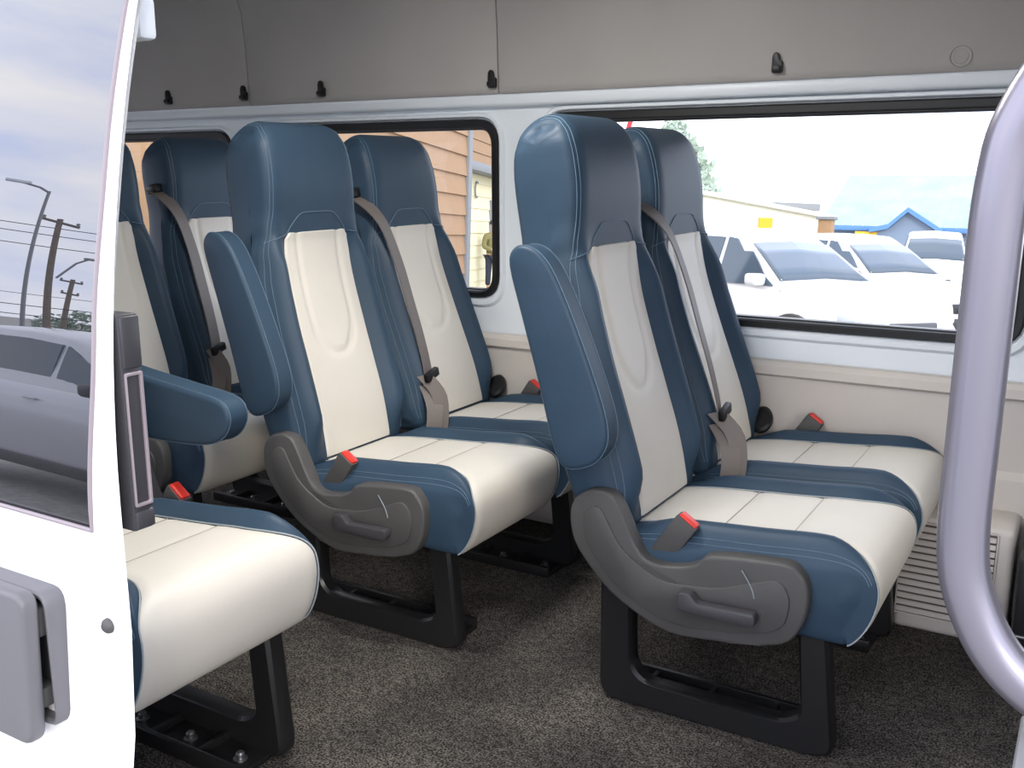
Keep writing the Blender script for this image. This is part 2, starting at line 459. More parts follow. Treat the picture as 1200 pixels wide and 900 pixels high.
def seat(label, loc, lean, side, arm, belt, group='blue and cream van seats'):
    """side: -1 when the aisle (trim cover, armrest) is on the low-y side, +1 on the high-y side, 0 for a window seat"""
    root = empty('van_seat', loc)
    tag(root, label, 'seat', group)
    g = -side if side else 1     # build everything for the aisle at -y, mirror by g when it is at +y
    c = part('cushion', 'cushion', cushP.body, M['blue'], root)
    def cu_ins():
        bm = cushP.insert(1, 46, 2, 26, 0.0048, lambda p, fi, s: Vector((0, 0, -.0032 * math.exp(-((p.x + .05) / .010) ** 2) - .0028 * math.exp(-((p.x - .085) / .009) ** 2) if p.z > .39 and abs(s) < .93 else 0)))
        return bm
    part('cushion_panel', 'cushion_panel', cu_ins, M['cream'], c)
    for fi in (8, 13.6):
        part('panel_seam', 'cu_seam%s' % fi, lambda fi=fi: cushP.line([(fi, -.97 + 1.94 * k / 12) for k in range(13)], .0013, .0024, 4), M['cream_seam'], c)
    part('piping', 'cushion_piping', lambda: cushP.line([(i / 2, -1.02) for i in range(2, 92)], .0016), M['piping'], c)
    part('piping', 'cushion_piping2', lambda: cushP.line([(i / 2, 1.02) for i in range(2, 92)], .0016), M['piping'], c)
    for s in (-1.80, 1.80, -1.88, 1.88):
        part('stitching', 'cu_st%s' % s, lambda s=s: cushP.line([(i / 2, s) for i in range(4, 58)], .0009, .0008, 4), M['thread'], c)
    b = part('backrest', 'backrest', backP.body, M['blue'], root)
    b.location = (HX, 0, HZ); b.rotation_euler = (0, -lean, 0)
    part('back_panel', 'back_panel', lambda: backP.insert(1, 28, 3, 44, 0.0055, emboss), M['cream'], b)
    part('panel_seam', 'panel_seam', lambda: backP.line([(7, -.98 + 1.96 * k / 20) for k in range(21)], .0012, .0028, 4), M['cream_seam'], b)
    arch = [(27.5 + 4.6 * (1 - abs(s) ** 7), s * 1.04) for s in [-1 + k / 15 for k in range(31)]]
    part('seam', 'arch_seam', lambda: backP.line(arch, .0013, .0008, 4), M['thread'], b)
    for s in (-1, 1):
        part('seam', 'shoulder_seam%d' % s, lambda s=s: backP.line([(27.5 - .8 * k / 4, s * (1.1 + .8 * k / 10)) for k in range(11)], .0012, .001, 4), M['thread'], b)
        for q in (1.78, 1.87):
            part('stitching', 'bk_st%d%s' % (s, q), lambda s=s, q=q: backP.line([(i / 2, s * q) for i in range(3, 112)], .0009, .0008, 4), M['thread'], b)
    # steel loop leg
    ly = -.158 if side else -.05
    def leg():
        bm = bmesh.new()
        out = round_poly([(-.287, .285), (-.287, .0), (.16, .0), (.202, .012), (.178, .262), (.15, .285)], [.02, .04, .02, .02, .02, .02], 7)
        inn = round_poly([(-.218, .268), (-.214, .058), (.10, .058), (.138, .080), (.122, .255), (.1, .268)], [.02, .06, .04, .04, .03, .02], 7)
        loop_frame(bm, out, inn, ly - .022, ly + .022, .007); return bm
    part('leg', 'leg%s' % ly, leg, M['black'], root, g)
    def flange():
        bm = bmesh.new(); s = 1 if side else -1
        a, e = (ly + .02, ly + .105) if s > 0 else (ly - .105, ly - .02)
        box(bm, (-.28, a, 0.0), (.17, e, .012), .003)
        e2 = (a if s < 0 else e)
        box(bm, (-.28, e2 - .006, .0), (.17, e2 + .006, .030), .003)
        for x in (-.2, -.07, .06): box(bm, (x - .006, min(a, e), .0), (x + .006, max(a, e), .025), .002)
        return bm
    fl = part('floor_mount', 'flange%s' % ly, flange, M['black'], root, g)
    for k, x in enumerate((-.24, -.14, 0.0, .135)):
        def bolt(x=x):
            bm = bmesh.new(); s = 1 if side else -1
            lathe(bm, [(0.014, 0.0), (.014, .004), (.009, .005), (.009, .013), (.006, .016), (0, .016)], 10, Matrix.Translation((x, ly + s * .062, .010))); return bm
        part('bolt', 'bolt%s%d' % (ly, k), bolt, M['steel'], fl, g)
    part('seat_frame', 'seat_frame', lambda: B((-.24, -.19, .245), (.16, .19, .288), .008), M['black'], root)
    if side:
        cov = [(-.328, .437), (-.31, .463), (-.278, .478), (-.245, .474), (-.222, .452), (-.184, .376), (-.152, .350), (-.10, .352), (-.06, .366), (-.03, .388), (.10, .400), (.135, .388), (.152, .355),
               (.148, .300), (.125, .254), (.09, .236), (.05, .229), (-.086, .210), (-.158, .226), (-.243, .271), (-.312, .345), (-.33, .395)]
        P = [Vector(p) for p in cov]
        def cover():
            bm = bmesh.new(); prism(bm, [(p.x, p.y) for p in catmull([(p.x, p.y) for p in P], 3, True)], -.236, -.196, .007, 3); return bm
        cv = part('side_cover', 'side_cover', cover, M['plastic'], root, g, 30)
        ins = round_poly([(-.30, .43), (-.265, .452), (-.215, .365), (-.13, .315), (-.02, .325), (.10, .372), (.122, .34), (.115, .275), (.04, .248), (-.09, .232), (-.16, .25), (-.24, .30), (-.295, .37)], .03, 4)
        part('raised_panel', 'raised_panel', lambda: (lambda bm: (prism(bm, [(p.x, p.y) for p in ins], -.2405, -.23, .003, 2), bm)[1])(bmesh.new()), M['plastic'], cv, g)
        def lever():
            bm = bmesh.new()
            prism(bm, round_poly([(-.085, .315), (-.06, .318), (-.045, .300), (.064, .304), (.068, .288), (.062, .277), (-.085, .278)], .006, 4), -.268, -.244, .003, 2)
            box(bm, (-.085, -.25, .28), (-.055, -.235, .312), .002)
            return bm
        part('recline_lever', 'recline_lever', lever, M['dark_grey'], cv, g)
        def slot():
            arc = [(.03 + .026 * math.sin(t), 0, .375 - .05 * (t / 1.4)) for t in [k * 1.4 / 8 for k in range(9)]]
            return T([(x, -.241, z) for x, y, z in arc], .0012, 5)
        part('lever_guide_line', 'guide_line', slot, M['piping'], cv, g)
    else:
        part('recline_knob', 'recline_knob', lambda: (lambda bm: (lathe(bm, [(0, -.012), (.024, -.012), (.03, -.006), (.03, .006), (.024, .012), (0, .012)], 20, Matrix.Translation((-.215, .20, .43)) @ Matrix.Rotation(.9, 4, 'X') @ Matrix.Scale(1.3, 4, (0, 1, 0))), bm)[1])(bmesh.new()), M['rubber'], root)
    # buckle beside the cushion
    bx, by, bz = (-.125, -.192, .386) if side else (-.10, .196, .405)
    mb = Matrix.Translation((bx, by, bz)) @ Matrix.Rotation(math.radians(34), 4, 'Y')
    kb = 'near' if side else 'far'
    bu = part('belt_buckle', 'buckle' + kb, lambda: B((-.024, -.015, -.05), (.024, .015, .058), .005, 2, mb), M['plastic'], root, g)
    part('release_button', 'button' + kb, lambda: B((-.020, -.011, .053), (.020, .012, .062), .003, 2, mb), M['red'], bu, g)
    if arm is not None:
        a = part('armrest', 'armrest', armP.body, M['blue'], root, g)
        a.location = (-.285, g * -.245, .545) if arm == 'up' else (-.405, g * -.245, .595)
        a.rotation_euler = (0, -math.radians(109), 0) if arm == 'up' else (0, math.radians(3.5), 0)
        for s in (-1.55, 1.55):
            part('piping', 'arm_piping%s' % s, lambda s=s: armP.line([(i, s) for i in range(0, 57)], .0010, .0004, 4), M['thread'], a, g)
        part('armrest_pivot', 'arm_pivot', lambda: (lambda bm: (lathe(bm, [(0, -.02), (.026, -.02), (.026, .024), (0, .024)], 18, Matrix.Translation((.02, .0, -.012)) @ Matrix.Rotation(-math.pi / 2, 4, 'X')), bm)[1])(bmesh.new()), M['dark_grey'], a, g)
    if belt:
        R = Matrix.Translation((HX, 0, HZ)) @ Matrix.Rotation(-lean, 4, 'Y')
        up = [(-.03, -.182, .66), (.01, -.178, .63), (.05, -.170, .56), (.066, -.165, .45), (.072, -.165, .33), (.078, -.168, .22), (.078, -.172, .13), (.07, -.18, .09)]
        pts = catmull([R @ Vector(p) for p in up], 4)
        low = catmull([tuple(pts[-1]), tuple(R @ Vector((.095, -.205, .02))), (-.17, -.222, .355), (-.215, -.226, .30)], 4)
        bm = bmesh.new(); n = len(pts)
        strap(bm, pts, [(.15 - .9 * (1 - sm(0, 10, k)), -1 + .25 * sm(0, n, k), 0) for k in range(n)], .046)
        strap(bm, low, [(.85, .5, .15)] * len(low), .046)
        low2 = catmull([tuple(R @ Vector((.075, -.19, .12))), tuple(R @ Vector((.11, -.19, .05))), (-.15, -.205, .375), (-.19, -.222, .29)], 4)
        strap(bm, low2, [(.85, .45, .25)] * len(low2), .042)
        st = obj('seat_belt', bm, M['belt'], root)
        tg = R @ Matrix.Translation((.092, -.178, .115)) @ Matrix.Rotation(.3, 4, 'Y') @ Matrix.Rotation(.3, 4, 'X')
        bm = bmesh.new(); box(bm, (-.008, -.028, -.012), (.008, .028, .014), .004, 2, tg)
        lp = obj('latch_plate', bm, M['rubber'], st)
        bm = bmesh.new()
        out = [Vector(p) for p in ((-.011, -.045), (.011, -.045), (.011, -.006), (-.011, -.006))]; inn = [Vector(p) for p in ((-.006, -.036), (.006, -.036), (.006, -.022), (-.006, -.022))]
        loop_frame(bm, round_poly(out, .003, 3), round_poly(inn, .002, 3), -.0015, .0015, .0005)
        for v in bm.verts: v.co = tg @ Matrix.Rotation(math.pi / 2, 4, 'Z') @ v.co
        obj('latch_tongue', bm, M['steel'], st)
        gd = R @ Matrix.Translation((-.025, -.178, .665))
        bm = bmesh.new(); box(bm, (-.02, -.02, -.014), (.022, .016, .014), .006, 2, gd); obj('belt_guide', bm, M['rubber'], st)
    return root

# ---------------------------------------------------------------- setting: van body
WY = 2.64
# floor
bm = B((-3.95, .72, -.05), (1.3, WY + .04, 0.0)); struct(obj('floor', bm, M['carpet']), 'speckled charcoal carpet floor of the van')
# far wall with three window openings
def rrect(x0, x1, z0, z1, r, n=7): return round_poly([(x0, z0), (x1, z0), (x1, z1), (x0, z1)], r, n)
WIN = [(-1.47, -.155, .676, 1.262), (-2.68, -1.632, .70, 1.250), (-3.72, -2.765, .71, 1.238)]
bm = bmesh.new()
plate(bm, [(-3.95, .0), (1.3, .0), (1.3, 1.36), (-3.95, 1.36)], [rrect(a, b, c, d, .075) for a, b, c, d in WIN] + [rrect(.05, 1.1, .676, 1.262, .075)], WY, WY + .055)
wall_far = struct(obj('wall_far', bm, M['white'], angle=25), 'white painted far side wall of the van with window openings')
# raised inner edges round the openings and the header lip
for a, b, c, d in WIN:
    bm = bmesh.new(); loop_frame(bm, rrect(a - .022, b + .022, c - .030, d + .020, .09), rrect(a - .002, b + .002, c - .002, d + .002, .076), WY - .010, WY + .01, .008)
    obj('window_surround', bm, M['white'], wall_far)
bm = B((-3.9, WY - .028, 1.282), (1.2, WY + .01, 1.322), .012, 3); obj('header_rail', bm, M['white'], wall_far)
for k, (a, b, c, d) in enumerate(WIN):
    w = struct(empty('window_%d' % (k + 1), ((a + b) / 2, WY, c)), ['wide front side window of the van in a black rubber gasket', 'middle side window of the van in a black rubber gasket', 'rear side window of the van, mostly behind headrests'][k])
    ox, oy, oz = (a + b) / 2, WY, c
    bm = bmesh.new(); loop_frame(bm, rrect(a, b, c, d, .074), rrect(a + .022, b - .022, c + .022, d - .027, .055), -.014 + WY, WY + .03, .005)
    bmesh.ops.translate(bm, vec=(-ox, -oy, -oz), verts=bm.verts); obj('gasket', bm, M['rubber'], w)
    bm = bmesh.new(); loop_frame(bm, rrect(a + .020, b - .020, c + .020, d - .025, .056), rrect(a + .027, b - .027, c + .027, d - .032, .05), WY + .010, WY + .04, .002)
    bmesh.ops.translate(bm, vec=(-ox, -oy, -oz), verts=bm.verts); obj('gasket_lip', bm, M['dark_grey'], w)
    bm = bmesh.new(); vs = [bm.verts.new((p[0] - ox, .034, p[1] - oz)) for p in rrect(a + .012, b - .012, c + .012, d - .012, .06)]; bm.faces.new(vs)
    obj('pane', bm, M['glass'], w)
# beige lower trim, extruded profile
prof = [(WY - .004, .592), (WY - .026, .590), (WY - .034, .578), (WY - .036, .556), (WY - .024, .548), (WY - .020, .50), (WY - .020, .37), (WY - .034, .352), (WY - .040, .30), (WY - .042, .03), (WY - .03, .0), (WY + .0, .0)]
bm = bmesh.new(); xs = [-3.93, -2.4, -1.15, .1, 1.25]
L = [[bm.verts.new((x, y, z)) for y, z in prof] for x in xs]
for a, b in zip(L, L[1:]):
    for k in range(len(prof) - 1): bm.faces.new((a[k], a[k + 1], b[k + 1], b[k]))
trim = struct(obj('trim_1', bm, M['beige'], angle=28), 'beige moulded lower side panel')
bm = bmesh.new(); lathe(bm, [(0, -.004), (.012, -.004), (.02, -.002), (.022, .003), (0, .003)], 18, Matrix.Translation((-.285, WY - .022, .435)) @ Matrix.Rotation(math.pi / 2, 4, 'X')); obj('screw_cap', bm, M['beige'], trim)
bm = bmesh.new(); lathe(bm, [(0, -.004), (.012, -.004), (.02, -.002), (.022, .003), (0, .003)], 18, Matrix.Translation((-1.05, WY - .022, .435)) @ Matrix.Rotation(math.pi / 2, 4, 'X')); obj('screw_cap', bm, M['beige'], trim)
# grey upper side panels
def upper_panel(x0, x1):
    pr = [(WY - .030, 1.318), (WY - .038, 1.324), (WY - .040, 1.34), (WY - .046, 1.50), (WY - .056, 1.62), (WY - .09, 1.71), (WY - .30, 1.775)]
    bm = bmesh.new(); e = .006
    L = [[bm.verts.new((x, y + dy, z)) for y, z in pr] for x, dy in ((x0, .02), (x0, .003), (x0 + e, 0), (x1 - e, 0), (x1, .003), (x1, .02))]
    for a, b in zip(L, L[1:]):
        for k in range(len(pr) - 1): bm.faces.new((a[k], a[k + 1], b[k + 1], b[k]))
    return bm
up = struct(empty('wall_upper', (0, WY, 1.34)), 'grey cloth high roof side lining')
for x0, x1 in ((-3.93, -2.634), (-2.630, -1.612), (-1.608, .0), (.004, 1.25)):
    bm = upper_panel(x0, x1); bmesh.ops.translate(bm, vec=(0, -WY, -1.34), verts=bm.verts); obj('lining_panel', bm, M['headliner'], up, 45)
bm = B((-3.93, -.012, .0), (1.25, .02, .45)); obj('lining_backing', bm, M['dark_grey'], up)
bm = bmesh.new(); lathe(bm, [(.016, -.001), (.018, -.0035), (.022, -.0035), (.024, .001)], 20, Matrix.Translation((-.345, -.0425, .012)) @ Matrix.Rotation(math.pi / 2, 4, 'X')); obj('lining_button', bm, M['headliner'], up)
# ceiling, rear wall and near side of the body
bm = B((-3.95, .75, 1.77), (1.3, WY - .25, 1.80)); struct(obj('ceiling', bm, M['ceiling']), 'pale high roof lining')
bm = bmesh.new(); plate(bm, [(.74, .0), (WY + .05, .0), (WY + .05, 1.8), (.74, 1.8)], [rrect(1.0, 2.4, .72, 1.25, .08)], 0, .05)
for v in bm.verts: v.co = Vector((-3.95 - v.co.y, v.co.x, v.co.z))
struct(obj('wall_rear', bm, M['dark_grey']), 'dark rear wall of the van')
bm = bmesh.new()
plate(bm, [(-3.95, -.1), (1.3, -.1), (1.3, 1.8), (-3.95, 1.8)], [round_poly([(-1.17, .0), (.10, .0), (.10, 1.36), (-1.17, 1.36)], .06, 6), rrect(-2.3, -1.40, .70, 1.24, .07), rrect(-3.75, -2.45, .70, 1.24, .07), rrect(.45, 1.2, .7, 1.24, .07)], .745, .79)
for v in bm.verts: v.co.y += .123 * max(0, v.co.z) / 1.36 if v.co.z < 1.37 else .30 * (v.co.z - .72) ** 2
struct(obj('wall_near', bm, M['white'], angle=25), 'white near side body wall round the sliding door opening')
bm = B((1.3, .74, .0), (1.35, WY + .05, 1.8)); struct(obj('wall_front', bm, M['dark_grey']), 'dark unseen cab end of the van, closed solid to keep light off the front seats')  # no windscreen opening, so that light from ahead is blocked
bm = B((-.022, .745, .0), (.14, .86, .66), .006); bmesh.ops.bevel(bm, geom=[], offset=0); struct(obj('trim_2', bm, M['grey_paint']), 'grey door pillar kick panel at the right edge')

# unseen fill lamps, added to brighten the upper walls and middle row
def fill_lamp(label, x, y, watts):
    r = empty('fill_lamp', (x, y, 1.77)); tag(r, label, 'lamp')
    obj('fill_lamp_housing', B((-.17, -.06, -.018), (.17, .06, 0), .006), M['grey_paint'], r)
    obj('diffuser', B((-.15, -.045, -.026), (.15, .045, -.016), .004), mat('added fill glow', (1, 1, 1, 1), 0.5, emit=((1, .97, .92, 1), 4)), r)
    l = bpy.data.lights.new('lamp', 'AREA'); l.shape = 'RECTANGLE'; l.size = .3; l.size_y = .09; l.energy = watts; l.color = (1, .97, .93)
    o = bpy.data.objects.new('fill_light', l); COL.objects.link(o); o.parent = r; o.location = (0, 0, -.03)
fill_lamp('added unseen fill lamp above the front pair of seats', -.66, 1.10, 8)
fill_lamp('added unseen fill lamp above the middle row', -1.22, 1.50, 12)

# ---------------------------------------------------------------- seats
NEAR, FAR = 1.925, 2.39
seat('aisle seat of the front pair, nearest the grab pole, armrest folded up', (-.55, NEAR, 0), .225, -1, 'up', False)
seat('window seat of the front pair, against the wide side window, with a taupe belt', (-.55, FAR, 0), .27, 0, None, True)
seat('middle row aisle seat with sunlit cream back and folded armrest', (-1.40, NEAR, 0), .19, -1, 'up', False)
seat('middle row window seat in front of the tan siding, taupe belt over it', (-1.40, FAR, 0), .28, 0, None, True)
seat('rear aisle seat half hidden behind the door, its cream front under the lowered armrest', (-2.25, NEAR, 0), .20, -1, 'up', False)
seat('rear window seat between two headrests, dark and farthest from the camera', (-2.25, FAR, 0), .24, 0, None, True)
s0 = seat('single seat beside the open door with big cream cushion front and lowered armrest', (-1.44, 1.075, 0), .20, 1, 'down', False)
s0.scale = (1, 1, 1.1)

# ---------------------------------------------------------------- sliding door
def dy(z): return .676 + .25 * max(0, z - .72) ** 2 - .37 * max(0, .60 - z) ** 2 * (1 if z > .3 else 0) - (.0333 if z <= .3 else 0)
door = empty('sliding_door', (-1.5, .69, -.05)); tag(door, 'white sliding door slid open at the left with dark reflecting glass', 'door')
def xb(z): return interp([(.69, -.971), (.92, -.949), (1.10, -.940), (1.45, -.930)], z)      # front edge of the glass
XF = -.922
ZB = .694
GT = 1.42                # top of the glass, above the frame
def door_panel():
    bm = bmesh.new()
    zs = [-.12, .0, .15, .3, .45, .58, .66, ZB] + [round(ZB + (GT - ZB) * k / 18, 4) for k in range(1, 19)] + [1.46]
    cols = [('a', -2.35), ('a', -2.2), ('a', -2.1), ('b', 0), ('c', .5), ('a', XF - .006), ('a', XF)]
    def X(c, z):
        if c[0] == 'b': return xb(z)
        if c[0] == 'c': return (xb(z) + XF) / 2
        return c[1]
    nI, nJ = len(zs), len(cols)
    F = [[bm.verts.new((X(c, z), dy(z) + (.003 if j == nJ - 1 else 0), z)) for j, c in enumerate(cols)] for z in zs]
    K_ = [[bm.verts.new((X(c, z) - (.03 if j >= nJ - 2 else 0), dy(z) + .014, z)) for j, c in enumerate(cols)] for z in zs]
    cell = {(i, j) for i in range(nI - 1) for j in range(nJ - 1) if not (j == 2 and zs[i] >= ZB - 1e-4 and zs[i + 1] <= GT + 1e-4)}
    for i, j in cell:
        q = [(i, j), (i, j + 1), (i + 1, j + 1), (i + 1, j)]
        bm.faces.new([F[a][b] for a, b in q]); bm.faces.new([K_[a][b] for a, b in reversed(q)])
        for (di, dj), (p, r) in (((-1, 0), (0, 1)), ((0, 1), (1, 2)), ((1, 0), (2, 3)), ((0, -1), (3, 0))):
            if (i + di, j + dj) not in cell:
                a, b = q[p], q[r]; bm.faces.new((F[a[0]][a[1]], K_[a[0]][a[1]], K_[b[0]][b[1]], F[b[0]][b[1]]))
    return bm
def shift(bm, o): bmesh.ops.translate(bm, vec=-Vector(o.location), verts=bm.verts); return bm
obj('door_panel', shift(door_panel(), door), M['door_white'], door, 50)
bm = bmesh.new(); prev = None
for k in range(61):
    z = ZB - .004 + (GT - ZB + .008) * k / 60
    row = [bm.verts.new(p) for p in ((-2.104, dy(z) + .003, z), (xb(z) + .002, dy(z) + .003, z), (xb(z) + .002, dy(z) + .008, z), (-2.104, dy(z) + .008, z))]
    if prev:
        for m_ in range(4): bm.faces.new((prev[m_], prev[(m_ + 1) % 4], row[(m_ + 1) % 4], row[m_]))
    prev = row
obj('door_glass', shift(bm, door), M['door_glass'], door, 40)
path = [(xb(z), dy(z) - .001, z) for z in [GT - (GT - ZB) * k / 30 for k in range(31)]]
path += [(-1.05, dy(ZB) - .001, ZB), (-1.4, dy(ZB) - .001, ZB), (-2.1, dy(ZB) - .001, ZB)]
bm = T(path, .0028, 8); obj('glass_moulding', shift(bm, door), M['trim_line'], door)
# latch block on the leading edge
lb = obj('latch_block', shift(B((-.960, .694, .695), (-.9205, .722, .945), .003), door), M['dark_grey'], door)
bm = bmesh.new(); loop_frame(bm, round_poly([(.697, .724), (.7205, .724), (.7205, .880), (.697, .880)], .003, 4), round_poly([(.699, .728), (.7165, .728), (.7165, .876), (.699, .876)], .002, 4), -.9215, -.917, .001)
for v in bm.verts: v.co = Vector((v.co.y, v.co.x, v.co.z))
obj('latch_frame', shift(bm, door), M['trim_line'], lb)
obj('latch_cap', shift(B((-.955, .696, .884), (-.917, .7215, .943), .003), door), M['dark_grey'], lb)
obj('latch_cap', shift(B((-.955, .696, .697), (-.917, .7215, .719), .003), door), M['dark_grey'], lb)
obj('roller_bracket', shift(B((-1.01, .79, 1.245), (-.962, .815, 1.292), .006), door), M['white'], door)
# rubber stop and outer handle
bm = bmesh.new(); lathe(bm, [(0, .008), (.005, .0072), (.0085, .004), (.0095, .0), (0, -.002)], 20, Matrix.Translation((-.958, dy(.56), .579)) @ Matrix.Rotation(math.pi / 2, 4, 'X')); obj('rubber_stop', shift(bm, door), M['plastic'], door)
hd = obj('handle_recess', shift(B((-1.42, .668, .440), (-1.045, .688, .600), .012, 3), door), M['dark_grey'], door)
bm = bmesh.new(); loop_frame(bm, round_poly([(-1.43, .432), (-1.038, .432), (-1.038, .608), (-1.43, .608)], .020, 5), round_poly([(-1.42, .440), (-1.044, .440), (-1.044, .600), (-1.42, .600)], .014, 5), .650, .684, .003); obj('handle_bezel', shift(bm, door), M['grey_handle'], hd)
bm = bmesh.new(); prism(bm, round_poly([(-1.42, .414), (-1.056, .414), (-1.042, .614), (-1.42, .614)], .022, 6), .624, .646, .006, 3); obj('handle_grip', shift(bm, door), M['grey_handle'], hd)
obj('handle_spring_post', shift(B((-1.10, .646, .55), (-1.052, .668, .588), .004), door), M['plastic'], hd)
obj('handle_spring_post', shift(B((-1.10, .646, .455), (-1.058, .668, .482), .004), door), M['plastic'], hd)

# ---------------------------------------------------------------- grab pole
pp = [(.10, .82, 1.215), (.02, .82, 1.205), (-.035, .82, 1.182), (-.064, .82, 1.135), (-.073, .82, 1.085), (-.075, .82, 1.0), (-.076, .82, .90), (-.076, .82, .815), (-.068, .82, .768), (-.044, .82, .722), (-.008, .82, .692), (.05, .82, .668), (.12, .82, .655)]
pole = obj('grab_pole', T(catmull(pp, 6), .0195, 24), M['lavender']); tag(pole, 'curved lavender grey metal grab pole at the right of the doorway', 'grab pole')
bm = B((.095, .79, .62), (.125, .85, .70), .01); obj('pole_bracket', bm, M['lavender'], pole)
bm = B((.085, .79, 1.18), (.115, .85, 1.25), .01); obj('pole_bracket', bm, M['lavender'], pole)

# ---------------------------------------------------------------- beige heater box with louvres
hb = empty('heater_box', (-.24, 2.41, 0)); tag(hb, 'beige plastic heater box with louvred grille on the floor below the window', 'heater box')
HT = .278
bm = bmesh.new()
vs = box(bm, (-.125, .0, .0), (.125, .20, HT), .016, 3); 
for v in bm.verts:
    if v.co.y < .1: v.co.y += .03 * v.co.z / HT
obj('housing', bm, M['beige'], hb)
bm = B((-.119, -.0015, .040), (.088, .004, .268))
for v in bm.verts: v.co.y += .03 * v.co.z / HT
obj('grille_gap_shade', bm, mat('taupe gap shade', srgb(96, 88, 82), 0.8), hb)  # darker sheet that paints the shade between the louvres
for k in range(13):
    z = .044 + .0169 * k
    yo = .03 * z / HT
    bm = B((-.118, yo - .0055, z), (.086, yo + .006, z + .0115), .0010, 1)
    for v in bm.verts: v.co.y -= (.0172 * .0) + (-.002 if v.co.z > z + .006 else .001)
    obj('louvre', bm, M['beige'], hb)
bm = bmesh.new(); loop_frame(bm, [Vector(p) for p in ((-.121, .036), (.092, .036), (.092, .268), (-.121, .268))], [Vector(p) for p in ((-.118, .041), (.087, .041), (.087, .264), (-.118, .264))], -.003, .006, .001)
for v in bm.verts: v.co.y += .03 * v.co.z / HT
obj('grille_frame', bm, M['beige'], hb)
# black housing right of it
t = obj('cab_step_housing', B((-.10, 2.30, .0), (.40, 2.58, .27), .015, 2), M['rubber']); tag(t, 'black plastic step housing just right of the beige heater box', 'housing')
obj('step_edge', B((-.102, 2.296, .085), (.38, 2.304, .092), .002), M['steel'], t)

# ---------------------------------------------------------------- coat hooks under the grey lining
def hook(x, label):
    r = obj('coat_hook', (lambda bm: (prism(bm, round_poly([(-.013, -.017), (.014, -.017), (.014, .004), (.007, .005), (.004, .018), (-.004, .022), (-.012, .016)], .005, 4), -.009, .004, .002, 2), bm)[1])(bmesh.new()), M['rubber'])
    r.location = (x, WY - .046, 1.358); r.scale = (1, 1, 1.35)
    p = obj('hook_peg', B((-.009, -.020, -.014), (.011, -.008, -.004), .002), M['rubber'], r)
    tag(r, label, 'coat hook', 'black coat hooks')
hook(-.773, 'black coat hook on grey lining above the wide side window')
hook(-1.625, 'black coat hook beside the right lining joint, above the white pillar')
hook(-2.29, 'black coat hook on grey lining above the middle window')
hook(-2.645, 'black coat hook beside the left lining joint')
hook(-3.03, 'black coat hook nearest the open door, in the dark rear lining')

# ---------------------------------------------------------------- outside: ground
SL = .07
def gz(y):
    if y > 2.7: return -.6 - SL * (y - 2.7)
    if y > .5: return -.6
    if y > -4: return -.6 - .19 * (.5 - y)
    return -1.455
bm = bmesh.new(); ys = [-90, -4, -1.5, .5, 2.7, 30, 110]; xs = [-120, -30, -8, 0, 30, 100]
G = [[bm.verts.new((x, y, gz(y) - .001)) for x in xs] for y in ys]
for i in range(len(ys) - 1):
    for j in range(len(xs) - 1): bm.faces.new((G[i][j], G[i][j + 1], G[i + 1][j + 1], G[i + 1][j]))
struct(obj('ground', bm, M['asphalt']), 'grey asphalt of the car park and street')
TILT = -math.atan(SL)
def place(o, x, y, h, z=None, tilt=True):
    m = Matrix.Rotation(TILT, 4, 'X') @ Matrix.Rotation(h, 4, 'Z') if tilt else Matrix.Rotation(h, 4, 'Z')
    o.rotation_euler = m.to_euler(); o.location = (x, y, gz(y) if z is None else z)

